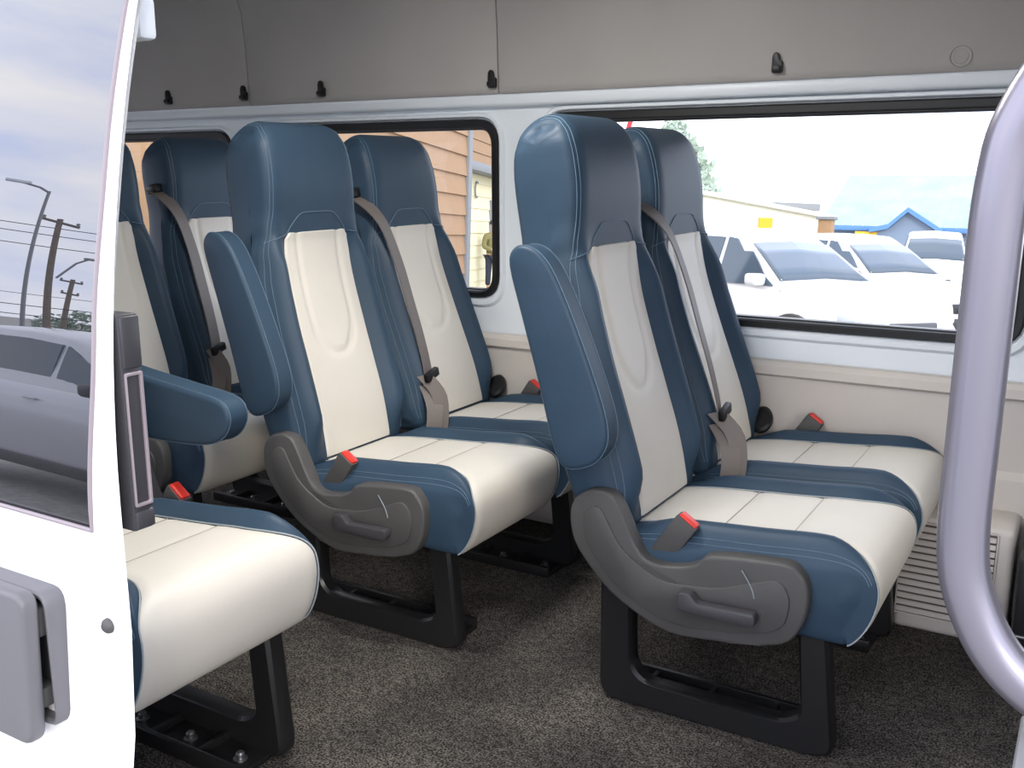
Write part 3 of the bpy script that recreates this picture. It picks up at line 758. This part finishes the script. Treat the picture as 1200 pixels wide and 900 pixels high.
# ---------------------------------------------------------------- cars
def car(label, paint, kind='suv', L=4.35, W=1.78, H=1.6, group=None):
    r = empty('car'); tag(r, label, 'car', group)
    h = L / 2; hw = W / 2
    bl = .98; up_ = 0
    if kind == 'tall':
        lower = [(-h, .6), (-h + .05, 1.08), (-h + .25, 1.16), (-.6, 1.13), (.75, 1.11), (1.2, 1.06), (h - .35, .98), (h - .06, .80), (h, .55)]
        roof = [(-h + .18, 1.12), (-h + .62, H - .07), (-.75, H), (-.2, H - .01), (.25, H - .09), (1.08, 1.09)]; up_ = .13
    elif kind == 'suv':
        lower = [(-h, .55), (-h + .05, .95), (-h + .25, 1.02), (-.6, .99), (.75, .98), (1.2, .95), (h - .35, .86), (h - .06, .70), (h, .5)]
        roof = [(-h + .18, 1.0), (-h + .62, H - .07), (-.75, H), (-.1, H), (.25, H - .06), (1.08, .97)]
    else:
        lower = [(-h, .5), (-h + .04, 1.0), (-h + .2, 1.08), (-.6, 1.06), (1.15, 1.04), (1.5, .98), (h - .2, .88), (h - .04, .74), (h, .5)]
        roof = [(-h + .06, 1.05), (-h + .22, H - .05), (-.9, H), (.3, H), (.7, H - .06), (1.4, 1.02)]
    low = catmull([(a, b) for a, b in lower], 4)
    bm = bmesh.new(); rings = []
    for p in low:
        x, z = p.x, p.y
        ny = 1 - .16 * sm(h - .9, h, abs(x)) ** 1.5
        w = hw * ny; zb = .24 + .06 * sm(h - .5, h, abs(x))
        sec = [(0, zb), (w * .8, zb), (w * .96, zb + .05), (w, (zb + z) / 2 - .05), (w * .99, z - .18 * (z - zb)), (w * .93, z - .03), (w * .82, z + .01), (w * .4, z + .03), (0, z + .035)]
        ring = [bm.verts.new((x, y, zz)) for y, zz in sec] + [bm.verts.new((x, -y, zz)) for y, zz in reversed(sec[1:-1])]
        rings.append(ring)
    n = len(rings[0])
    for a, b in zip(rings, rings[1:]):
        for k in range(n): bm.faces.new((a[k], a[(k + 1) % n], b[(k + 1) % n], b[k]))
    bm.faces.new(rings[0]); bm.faces.new(rings[-1])
    body = obj('body', bm, paint, r, 50)
    # cabin
    wb, wt = hw * .90, hw * .68
    def yw(z): return wb + (wt - wb) * max(0, min(1, (z - .97) / (H - .97)))
    rf = catmull(roof, 5)
    bm = bmesh.new(); rings = []
    for p in rf:
        w = yw(p.y); base = .93 + up_
        sec = [(w + (wb - w), base), (yw((base + p.y) / 2), (base + p.y) / 2), (w, p.y - .03), (w * .9, p.y), (0, p.y + .03)]
        rings.append([bm.verts.new((p.x, y, z)) for y, z in sec] + [bm.verts.new((p.x, -y, z)) for y, z in reversed(sec[:-1])])
    n = len(rings[0])
    for a, b in zip(rings, rings[1:]):
        for k in range(n - 1): bm.faces.new((a[k], a[k + 1], b[k + 1], b[k]))
    obj('roof', bm, paint, r, 50)
    def panel(name, pts, off=.006, m=M['car_glass'], th=.01):
        pts = [Vector(p) for p in pts]; nrm = (pts[1] - pts[0]).cross(pts[2] - pts[0]).normalized()
        bm = bmesh.new(); a = [bm.verts.new(p + nrm * off) for p in pts]; f = bm.faces.new(a)
        g = bmesh.ops.extrude_face_region(bm, geom=[f])
        for v in [q for q in g['geom'] if isinstance(q, bmesh.types.BMVert)]: v.co -= nrm * th
        return obj(name, bm, m, r)
    # windscreen and rear window on the cabin slopes
    (fx0, fz0), (fx1, fz1) = roof[-1], roof[-2]
    def lerp2(a, b, t): return (a[0] + (b[0] - a[0]) * t, a[1] + (b[1] - a[1]) * t)
    def slope(A, Bp, name, sg):
        a = lerp2(A, Bp, .06); b = lerp2(A, Bp, .93)
        # sample the real roof curve so the pane follows it
        cand = [p for p in rf if min(a[0], b[0]) - .01 <= p.x <= max(a[0], b[0]) + .01]
        bm = bmesh.new(); prev = None
        for p in cand:
            w = yw(p.y) * .93
            row = [bm.verts.new((p.x + sg * .012, y, p.y + .010 + .03 * (1 - abs(y) / w))) for y in (-w, -w * .9, -w * .5, 0, w * .5, w * .9, w)]
            if prev:
                for k in range(6): bm.faces.new((prev[k], prev[k + 1], row[k + 1], row[k]))
            prev = row
        o = obj(name, bm, M['car_glass'], r); s = o.modifiers.new('thickness', 'SOLIDIFY'); s.thickness = .01
    slope(roof[-1], roof[-2], 'windscreen', 1)
    slope(roof[0], roof[1], 'rear_window', -1)
    # side windows
    tops = lambda x: interp([(p[0], p[1]) for p in roof], x)
    zb_ = {'suv': 1.0, 'tall': 1.13}.get(kind, 1.07)
    for s in (-1, 1):
        if kind != 'van': cuts = [(-h + .42, -.95), (-.88, -.02), (.05, .93)]
        else: cuts = [(-h + .25, -1.0), (-.9, .1), (.2, 1.22)]
        for x0, x1 in cuts:
            pts = []
            nn = 6
            for k in range(nn + 1):
                x = x0 + (x1 - x0) * k / nn
                near = min(rf, key=lambda p: abs(p.x - x)); zt = max(zb_ + .012, near.y - .085)
                pts.append((x, zt))
            loop = [(x0, zb_)] + pts + [(x1, zb_)]
            bm = bmesh.new(); vs = [bm.verts.new((x, s * (yw(z) + .012), z)) for x, z in loop]
            f = bm.faces.new(vs); g = bmesh.ops.extrude_face_region(bm, geom=[f])
            for v in [q for q in g['geom'] if isinstance(q, bmesh.types.BMVert)]: v.co.y -= s * .02
            obj('side_window', bm, M['car_glass'], r)
        obj('wing_mirror', B((.68, s * (hw + .02) - .09, 1.0 + up_), (.86, s * (hw + .02) + .09, 1.13 + up_), .04, 3), M['dark_grey'] if kind == 'tall' else paint, r)
        bm = B((h - .42, s * hw * .72 - .16, .66), (h - .10, s * hw * .72 + .16, .78), .03, 2)
        obj('headlight', bm, M['lamp_glass'], r)
        obj('tail_light', B((-h + .0, s * hw * .80 - .10, .78), (-h + .14, s * hw * .80 + .10, .96), .02, 2), M['red'], r)
        obj('door_handle', B((-.12, s * (hw + .0) - .012, .86 + up_), (.02, s * (hw + .0) + .012, .885 + up_), .006), paint, r)
        obj('sill_trim', B((-.95, s * hw - .02, .24), (.95, s * hw + .012, .36), .01), M['plastic'], r)
        for x in (-h + .85, h - .85):
            mt = Matrix.Translation((x, s * (hw - .10), .33)) @ Matrix.Rotation(-s * math.pi / 2, 4, 'X')
            bm = bmesh.new(); lathe(bm, [(.20, .09), (.29, .11), (.33, .07), (.33, -.09), (.2, -.1)], 28, mt); wl = obj('wheel', bm, M['tyre'], r)
            bm = bmesh.new(); lathe(bm, [(0, .105), (.05, .11), (.07, .085), (.17, .085), (.205, .105), (.21, .06), (0, .05)], 20, mt); obj('rim', bm, M['steel'], wl)
            bm = bmesh.new(); lathe(bm, [(.33, .125), (.40, .118), (.41, .09), (.33, .08)], 28, mt); obj('wheel_arch', bm, M['plastic'], r)
    obj('grille', B((h - .12, -.36, .56), (h + .012, .36, .70), .02), M['dark_grey'], r)
    obj('bumper', B((h - .14, -hw * .78, .26), (h + .03, hw * .78, .50), .05, 3), M['plastic'] if kind == 'suv' else paint, r)
    obj('bumper', B((-h - .03, -hw * .78, .30), (-h + .14, hw * .78, .60), .05, 3), M['plastic'], r)
    obj('number_plate', B((h + .02, -.18, .38), (h + .042, .18, .48), .004), M['plate_white'], r)
    return r

rad = math.radians
g = 'white cars parked beyond the van'
c = car('white car nearest outside the wide window, its windscreen towards the van', M['car_white'], group=g); place(c, -3.56, 11.75, rad(-28))
c = car('white car second behind the nearest one, showing grille and number plate', M['car_white'], group=g); place(c, -3.42, 16.2, rad(-32))
c = car('white boxy van facing the window below the blue gable', M['car_white'], 'van', 4.6, 1.75, 1.8, g); place(c, -3.9, 27.4, rad(-80))
c = car('white car right of the grab pole with a red tail light', M['car_white'], group=g); place(c, -.05, 16.3, rad(86))
c = car('silver car seen only as a reflection in the sliding door glass', M['car_silver'], 'tall', 4.6, 1.9, 1.66)
c.location = (-6.2, -3.7, -1.14); c.rotation_euler = (0, 0, rad(3)); c.scale = (1.0, 1.0, 1.1)

# ---------------------------------------------------------------- tan house with lap siding, cream neighbour beyond
def boards(parent, n, length, h, m, x0=0.0, z0=0.0, name='plank', inclip=None):
    key = ('board', round(length, 3), round(h, 3), m.name)
    def mk():
        bm = bmesh.new()
        vs = [bm.verts.new(p) for p in ((0, -.004, h), (0, -.030, 0), (0, .02, 0), (0, .02, h), (length, -.004, h), (length, -.030, 0), (length, .02, 0), (length, .02, h))]
        for q in ((0, 1, 2, 3), (7, 6, 5, 4), (0, 4, 5, 1), (1, 5, 6, 2), (3, 7, 4, 0)): bm.faces.new([vs[i] for i in q])
        finish(bm, 20); me = bpy.data.meshes.new(name); bm.to_mesh(me); bm.free(); me.materials.append(m); return me
    me = once(key, mk)
    for k in range(n):
        o = bpy.data.objects.new(name, me); COL.objects.link(o); o.parent = parent; o.location = (x0, 0, z0 + k * h)

# local x runs along the wall away from the van, the outside face looks to local -y
ha = math.atan2(.946, -.326)
hs = empty('tan_house'); tag(hs, 'tan house with horizontal lap siding outside the middle window', 'house')
place(hs, -4.85, 4.37, ha, -1.4)
LW = 6.05
boards(hs, 22, LW, .235, M['orange_siding'], 0, 0)
obj('corner_board', B((LW - .06, -.05, 0), (LW + .10, .04, 5.2), .005), M['grey_trim'], hs)
obj('wall', B((-.1, .021, 0), (LW + .05, 3.0, 5.2)), M['orange_siding'], hs)
hc = empty('cream_house'); tag(hc, 'cream house with a tan upper storey beyond the tan siding corner', 'house')
place(hc, -12.35, 17.15, ha, -2.0)
boards(hc, 11, 12, .30, M['cream_siding'])
obj('wall', B((0, .021, 0), (12, 5, 3.3)), M['cream_siding'], hc)
obj('eave_board', B((-.2, -.45, 3.22), (12.2, .1, 3.42), .01), M['grey_trim'], hc)
boards(hc, 4, 12, .30, M['orange_siding'], 0, 3.45, 'upper_plank')
obj('upper_wall', B((0, .021, 3.42), (12, 5, 5.6)), M['orange_siding'], hc)
obj('upper_eave', B((-.2, -.3, 4.66), (12.2, .05, 4.78), .01), M['grey_trim'], hc)
wd = obj('upper_window', B((3.2, -.06, 4.80), (6.2, .03, 5.35), .01), M['dark_grey'], hc)
obj('window_frame', B((6.2, -.09, 4.7), (6.6, .0, 5.5), .01), M['cream_siding'], wd)
wd = obj('window', B((5.15, -.05, 1.2), (6.45, .02, 2.65), .01), M['grey_trim'], hc)
obj('pane', B((5.3, -.07, 1.35), (6.3, -.04, 2.5)), M['car_glass'], wd)
bm = bmesh.new(); arc = [(3.6 + .17 * math.cos(t), -.05, 2.85 + .19 * math.sin(t)) for t in [rad(60 + k * 24) for k in range(11)]]; tube(bm, arc, .022, 6); obj('wall_letter', bm, M['grey_trim'], hc)
# pale house behind the rear window
hp = empty('pale_house'); tag(hp, 'pale house with ochre hipped roof seen between the rear headrests', 'house')
place(hp, -21.3, 15.5, rad(50), -2.2)
obj('wall', B((-3, -1.6, 0), (3, 1.6, 3.6)), M['cream_siding'], hp)
bm = bmesh.new()
q = [bm.verts.new(p) for p in ((-1.5, -1.9, 3.72), (1.3, -1.9, 3.72), (1.3, 1.9, 3.72), (-1.5, 1.9, 3.72), (-.9, -.2, 4.55), (.7, -.2, 4.55), (.7, .2, 4.55), (-.9, .2, 4.55))]
for f in ((0, 1, 5, 4), (1, 2, 6, 5), (2, 3, 7, 6), (3, 0, 4, 7), (4, 5, 6, 7), (3, 2, 1, 0)): bm.faces.new([q[i] for i in f])
obj('roof', bm, M['ochre'], hp)
obj('gutter', B((-1.6, -2.0, 3.6), (1.4, 2.0, 3.72), .01), M['grey_trim'], hp)

# ---------------------------------------------------------------- blue trimmed depot and cream shed
bd = empty('depot_building'); tag(bd, 'long building with weathered pale green roof and blue gabled fascia', 'building')
place(bd, -7.35, 46.0, rad(4), -3.6)
EV = 2.05
obj('wall', B((-3.6, 0, 0), (9, 8, EV)), M['blue_wall'], bd)
bm = bmesh.new(); nW = 64
r0 = []; r1 = []
for k in range(nW + 1):
    x = -4.0 + 13.4 * k / nW; zz = .05 * (k % 2)
    r0.append(bm.verts.new((x, -.4, EV + .1 + zz))); r1.append(bm.verts.new((x + .35 * (1 - k / nW), 5.0, EV + 2.62 + zz)))
for k in range(nW): bm.faces.new((r0[k], r0[k + 1], r1[k + 1], r1[k]))
obj('roof', bm, M['roof_sheet'], bd, 10)
obj('fascia', B((-4.0, -.5, EV - .08), (-1.6, -.38, EV + .14), .01), M['blue_trim'], bd)
obj('fascia', B((1.0, -.5, EV - .08), (9.2, -.38, EV + .14), .01), M['blue_trim'], bd)
gp = [(-1.75, EV - .05), (-1.0, EV + .12), (-.25, EV + .84), (1.15, EV - .05)]
for (x0, z0), (x1, z1) in zip(gp, gp[1:]):
    bm = bmesh.new(); prism(bm, [(x0, z0 - .1), (x1, z1 - .1), (x1, z1 + .1), (x0, z0 + .1)], -1.2, -.3); obj('gable_board', bm, M['blue_trim'], bd)
bm = bmesh.new(); prism(bm, [(-1.6, 0), (1.0, 0), (1.0, EV - .1), (-.25, EV + .74), (-.95, EV + .05), (-1.6, EV - .1)], -.9, .1); obj('gable_wall', bm, M['blue_wall'], bd)
obj('yellow_panel', B((-2.35, -.95, EV - 1.15), (-1.45, -.8, EV - .12), .01), M['yellow'], bd)
obj('yellow_sign', B((.75, -.98, EV - .62), (2.0, -.88, EV - .32), .01), M['yellow'], bd)
obj('yellow_panel', B((2.55, -.6, EV - 1.6), (3.0, -.45, EV - .9), .01), M['yellow'], bd)
obj('yellow_panel', B((4.35, -.6, EV - 1.1), (4.9, -.45, EV - .35), .01), M['yellow'], bd)
for x in (-2.6, 1.4, 2.9, 4.95): obj('window', B((x, -.06, .7), (x + .9, .02, 1.5), .01), M['car_glass'], bd)
sh = empty('cream_shed'); tag(sh, 'long cream shed with sloping roof line left of the blue trimmed building', 'shed')
place(sh, -10.9, 28.2, rad(45), -2.6)
bm = bmesh.new(); prism(bm, [(-2.5, 0), (4.6, 0), (4.6, 2.42), (-2.5, 3.35)], 0, 4); obj('wall', bm, M['plate_white'], sh)
bm = bmesh.new(); prism(bm, [(-2.7, 3.35), (4.8, 2.38), (4.8, 2.5), (-2.7, 3.47)], -.25, 4.2); obj('roof', bm, M['plate_white'], sh)
obj('roof_vent', B((3.0, .2, 2.62), (4.5, 1.2, 2.85), .03), M['grey_trim'], sh)
obj('yellow_board', B((2.3, -.06, 1.75), (2.75, .0, 2.35)), M['yellow'], sh)
ch = obj('brick_gatepost', B((-.2, -.2, 0), (.2, .2, 2.15), .02), M['orange_siding']); tag(ch, 'narrow tan gatepost between cream shed and blue fascia', 'gatepost'); place(ch, -7.3, 30.1, 0, -2.55)
obj('cap', B((-.26, -.26, 2.15), (.26, .26, 2.25), .02), M['grey_trim'], ch)

# red barrier arm
rb = T([(-6.6, 12.6, -1.35), (-5.80, 12.75, 1.66), (-5.62, 12.8, 2.30)], .035, 10); o = obj('barrier_arm', rb, M['red_pole']); tag(o, 'thin slanting red pole tip above the window seat headrest', 'barrier')

# ---------------------------------------------------------------- trees
def tree(label, x, y, z0, htrunk, blobs, seed, n=260, name='tree', group=None):
    rnd = random.Random(seed); r = empty(name, (x, y, z0)); tag(r, label, 'tree', group)
    bm = bmesh.new()
    tube(bm, [(0, 0, -.3), (.05, .02, htrunk * .5), (-.03, .05, htrunk)], [.22, .16, .08], 8)
    for bx, by, bz, br in blobs: tube(bm, [(0, 0, htrunk * .6), (bx * .5, by * .5, (bz + htrunk * .6) / 2), (bx, by, bz)], [.09, .06, .02], 6)
    obj('trunk', bm, M['bark'], r)
    bm = bmesh.new()
    for bx, by, bz, br in blobs:
        for k in range(n):
            v = Vector((rnd.gauss(0, 1), rnd.gauss(0, 1), rnd.gauss(0, 1))).normalized() * br * rnd.uniform(.55, 1.05)
            c = Vector((bx, by, bz)) + v * Vector((1, 1, .85)).length / 1.66
            a = Vector((rnd.gauss(0, 1), rnd.gauss(0, 1), rnd.gauss(0, 1))).normalized(); b = a.orthogonal().normalized(); s = br * .2
            bm.faces.new([bm.verts.new(c + a * s), bm.verts.new(c + b * s * .5), bm.verts.new(c - a * s), bm.verts.new(c - b * s * .5)])
    f = obj('foliage', bm, M['leaf'], r, clean=False); f['kind'] = 'stuff'
    return r
tree('pale conical tree mostly hidden behind the window seat headrest, above the shed', -13.75, 34.2, -2.9, 2.9, [(0, 0, 5.3, .5), (-.2, .1, 4.7, .8), (.3, -.1, 4.35, .95), (-.3, 0, 3.7, 1.1), (.65, 0, 3.5, 1.05)], 1)
tree('dark round tree far off in the door glass reflection', -41.6, -28.6, -2.0, 1.0, [(-.9, .6, 1.7, 1.0), (.2, -.2, 2.0, 1.1), (1.0, -.9, 1.6, .8)], 3)

# ---------------------------------------------------------------- street furniture reflected in the door glass
sl = obj('street_lamp', T([(-19.49, -11.40, -1.4), (-19.49, -11.27, 5.05)], [.06, .035], 10), M['galv']); tag(sl, 'tall grey street lamp reflected in the door glass', 'street lamp')
hdir = Vector((-19.87, -10.75, 5.23))
obj('arm', T([(-19.49, -11.27, 5.0), (-19.6, -11.1, 5.13), tuple(hdir)], .035, 8), M['galv'], sl)
bm = bmesh.new(); box(bm, (-.08, -.26, -.05), (.08, .26, .05), .03, 2, Matrix.Translation(hdir) @ Matrix.Rotation(math.atan2(.38, .52), 4, 'Z')); obj('lamp_head', bm, M['lamp_glass'], sl)
def pole(label, base, top, ra, arms):
    p = obj('utility_pole', T([base, top], [ra * .72, ra * .5], 10), M['wood']); tag(p, label, 'utility pole')
    for a, b in arms:
        m = (Vector(a) + Vector(b)) / 2
        obj('crossarm', T([a, b], .06, 6), M['wood'], p)
        for t in (.06, .5, .94):
            q = Vector(a) * (1 - t) + Vector(b) * t
            bm = bmesh.new(); lathe(bm, [(.05, 0), (.07, .05), (.04, .1), (.07, .14), (0, .2)], 8, Matrix.Translation(q)); obj('insulator', bm, M['galv'], p)
    return p
P1 = pole('nearer wooden utility pole with crossarm reflected in the door glass', (-25.76, -16.3, -1.4), (-25.89, -16.07, 5.28), .17, [((-26.19, -15.67, 5.22), (-25.54, -16.52, 5.0))])
obj('lamp_arm', T([(-25.72, -16.3, 2.5), (-25.45, -16.65, 3.3), (-25.25, -16.9, 3.58)], .04, 8), M['galv'], P1)
obj('lamp_head', B((-25.40, -17.15, 3.53), (-25.17, -16.8, 3.63), .03), M['galv'], P1)
P2 = pole('farther small utility pole reflected right of the lamp arm', (-37.87, -25.2, -1.4), (-37.69, -25.34, 3.3), .2, [((-38.0, -24.94, 3.17), (-37.44, -25.67, 3.05)), ((-37.95, -25.05, 2.3), (-37.5, -25.6, 2.2))])
def wire(label, a, b, sag):
    a, b = Vector(a), Vector(b); pts = [a.lerp(b, k / 14) - Vector((0, 0, sag * 4 * (k / 14) * (1 - k / 14))) for k in range(15)]
    o = obj('power_line', T(pts, .018, 5), M['rubber']); tag(o, label, 'power line', 'power lines')
# wires run along the street through the crossarm ends
d = Vector((.60, -.80, 0))
for k, (p, lab) in enumerate((((-26.19, -15.67, 5.32), 'uppermost power line over the lamp in the door reflection'), ((-25.9, -16.0, 4.95), 'second power line on the crossarm in the door reflection'), ((-25.9, -16.05, 4.4), 'third power line below the crossarm in the door reflection'), ((-25.85, -16.1, 1.55), 'low thick cable near the car roof in the door reflection'), ((-25.85, -16.1, 1.1), 'lowest cable just above the reflected car'), ((-37.8, -25.2, 2.4), 'faint far power line on the small pole'))):
    p = Vector(p); wire(lab, p - d * 14, p + d * 14, .5)

# ---------------------------------------------------------------- person beyond the middle window
def skin_mesh(name, joints, bones, m, parent, root=0):
    me = bpy.data.meshes.new(name); me.from_pydata([j[:3] for j in joints], bones, []); me.materials.append(m)
    o = bpy.data.objects.new(name, me); COL.objects.link(o); o.parent = parent
    md = o.modifiers.new('skin', 'SKIN')
    lay = me.skin_vertices[0] if me.skin_vertices else None
    if lay is None:
        bm = bmesh.new(); bm.from_mesh(me); bm.verts.layers.skin.verify(); bm.to_mesh(me); bm.free(); lay = me.skin_vertices[0]
    for i, j in enumerate(joints):
        rr = j[3]; lay.data[i].radius = rr if isinstance(rr, tuple) else (rr, rr); lay.data[i].use_root = (i == root)
    s = o.modifiers.new('subsurf', 'SUBSURF'); s.levels = 1; s.render_levels = 2
    for p in me.polygons: p.use_smooth = True
    return o
pr = empty('person'); tag(pr, 'person in an olive jacket and dark cap standing by the cream house', 'person')
place(pr, -13.34, 21.18, rad(-120), gz(21.25) + .0)
J = [(0, 0, .88, (.15, .11)), (0, 0, 1.05, (.14, .10)), (0, 0, 1.25, (.16, .11)), (0, 0, 1.38, (.15, .09)), (0, 0, 1.46, .055), (0, .01, 1.52, .06), (0, .015, 1.60, (.075, .09)), (0, .01, 1.68, .06),
     (-.19, 0, 1.36, .06), (-.26, .02, 1.10, .045), (-.20, .22, 1.02, .035), (-.17, .28, 1.02, .03),
     (.19, 0, 1.36, .06), (.26, .02, 1.10, .045), (.12, .24, 1.0, .035), (.08, .29, 1.0, .03),
     (-.10, 0, .82, .09), (-.11, .01, .48, .06), (-.11, -.01, .10, .042), (-.11, .12, .04, .04),
     (.10, 0, .82, .09), (.11, .01, .48, .06), (.11, -.01, .10, .042), (.11, .12, .04, .04)]
E_ = [(0, 1), (1, 2), (2, 3), (3, 4), (4, 5), (5, 6), (6, 7), (3, 8), (8, 9), (9, 10), (10, 11), (3, 12), (12, 13), (13, 14), (14, 15), (0, 16), (16, 17), (17, 18), (18, 19), (0, 20), (20, 21), (21, 22), (22, 23)]
skin_mesh('body', J, E_, M['skin'], pr)
JJ = [(0, 0, .80, (.20, .15)), (0, 0, 1.05, (.175, .13)), (0, 0, 1.25, (.19, .14)), (0, 0, 1.38, (.175, .115)), (0, 0, 1.45, (.08, .08)), (-.20, 0, 1.36, .085), (-.27, .02, 1.09, .07), (-.20, .20, 1.02, .055), (.20, 0, 1.36, .085), (.27, .02, 1.09, .07), (.13, .22, 1.0, .055)]
skin_mesh('jacket', JJ, [(0, 1), (1, 2), (2, 3), (3, 4), (3, 5), (5, 6), (6, 7), (3, 8), (8, 9), (9, 10)], M['olive'], pr)
JT = [(0, 0, .88, (.17, .13)), (-.10, 0, .80, .105), (-.11, .01, .48, .08), (-.11, -.01, .10, .07), (.10, 0, .80, .105), (.11, .01, .48, .08), (.11, -.01, .10, .07)]
skin_mesh('trousers', JT, [(0, 1), (1, 2), (2, 3), (0, 4), (4, 5), (5, 6)], M['navy'], pr)
bm = bmesh.new(); lathe(bm, [(.0, .11), (.05, .105), (.09, .07), (.105, .0), (.10, -.01)], 18, Matrix.Translation((0, .01, 1.65))); box(bm, (-.07, .08, 1.645), (.07, .19, 1.66), .006); obj('cap', bm, M['navy'], pr)
for s in (-1, 1):
    bm = bmesh.new(); bmesh.ops.create_uvsphere(bm, u_segments=8, v_segments=6, radius=.012, matrix=Matrix.Translation((s * .03, .098, 1.60))); obj('eye', bm, M['navy'], pr)
    for k in range(5):
        x0 = s * .10 - s * .018 * (k - 2) * .8
        bm = T([(x0 - s * .02, .29, 1.005), (x0 - s * .02, .33, 1.0), (x0 - s * .03, .35, .985)], [.011, .010, .008], 6); obj('finger', bm, M['skin'], pr)
bm = B((-.015, .09, 1.55), (.015, .125, 1.585), .008); obj('nose', bm, M['skin'], pr)
bg_ = obj('held_bag', B((-.13, .30, .93), (.13, .40, 1.07), .03, 3), M['red_pole']); tag(bg_, 'small red package held by the person in the olive jacket', 'package')
bg_.location = pr.location; bg_.rotation_euler = pr.rotation_euler
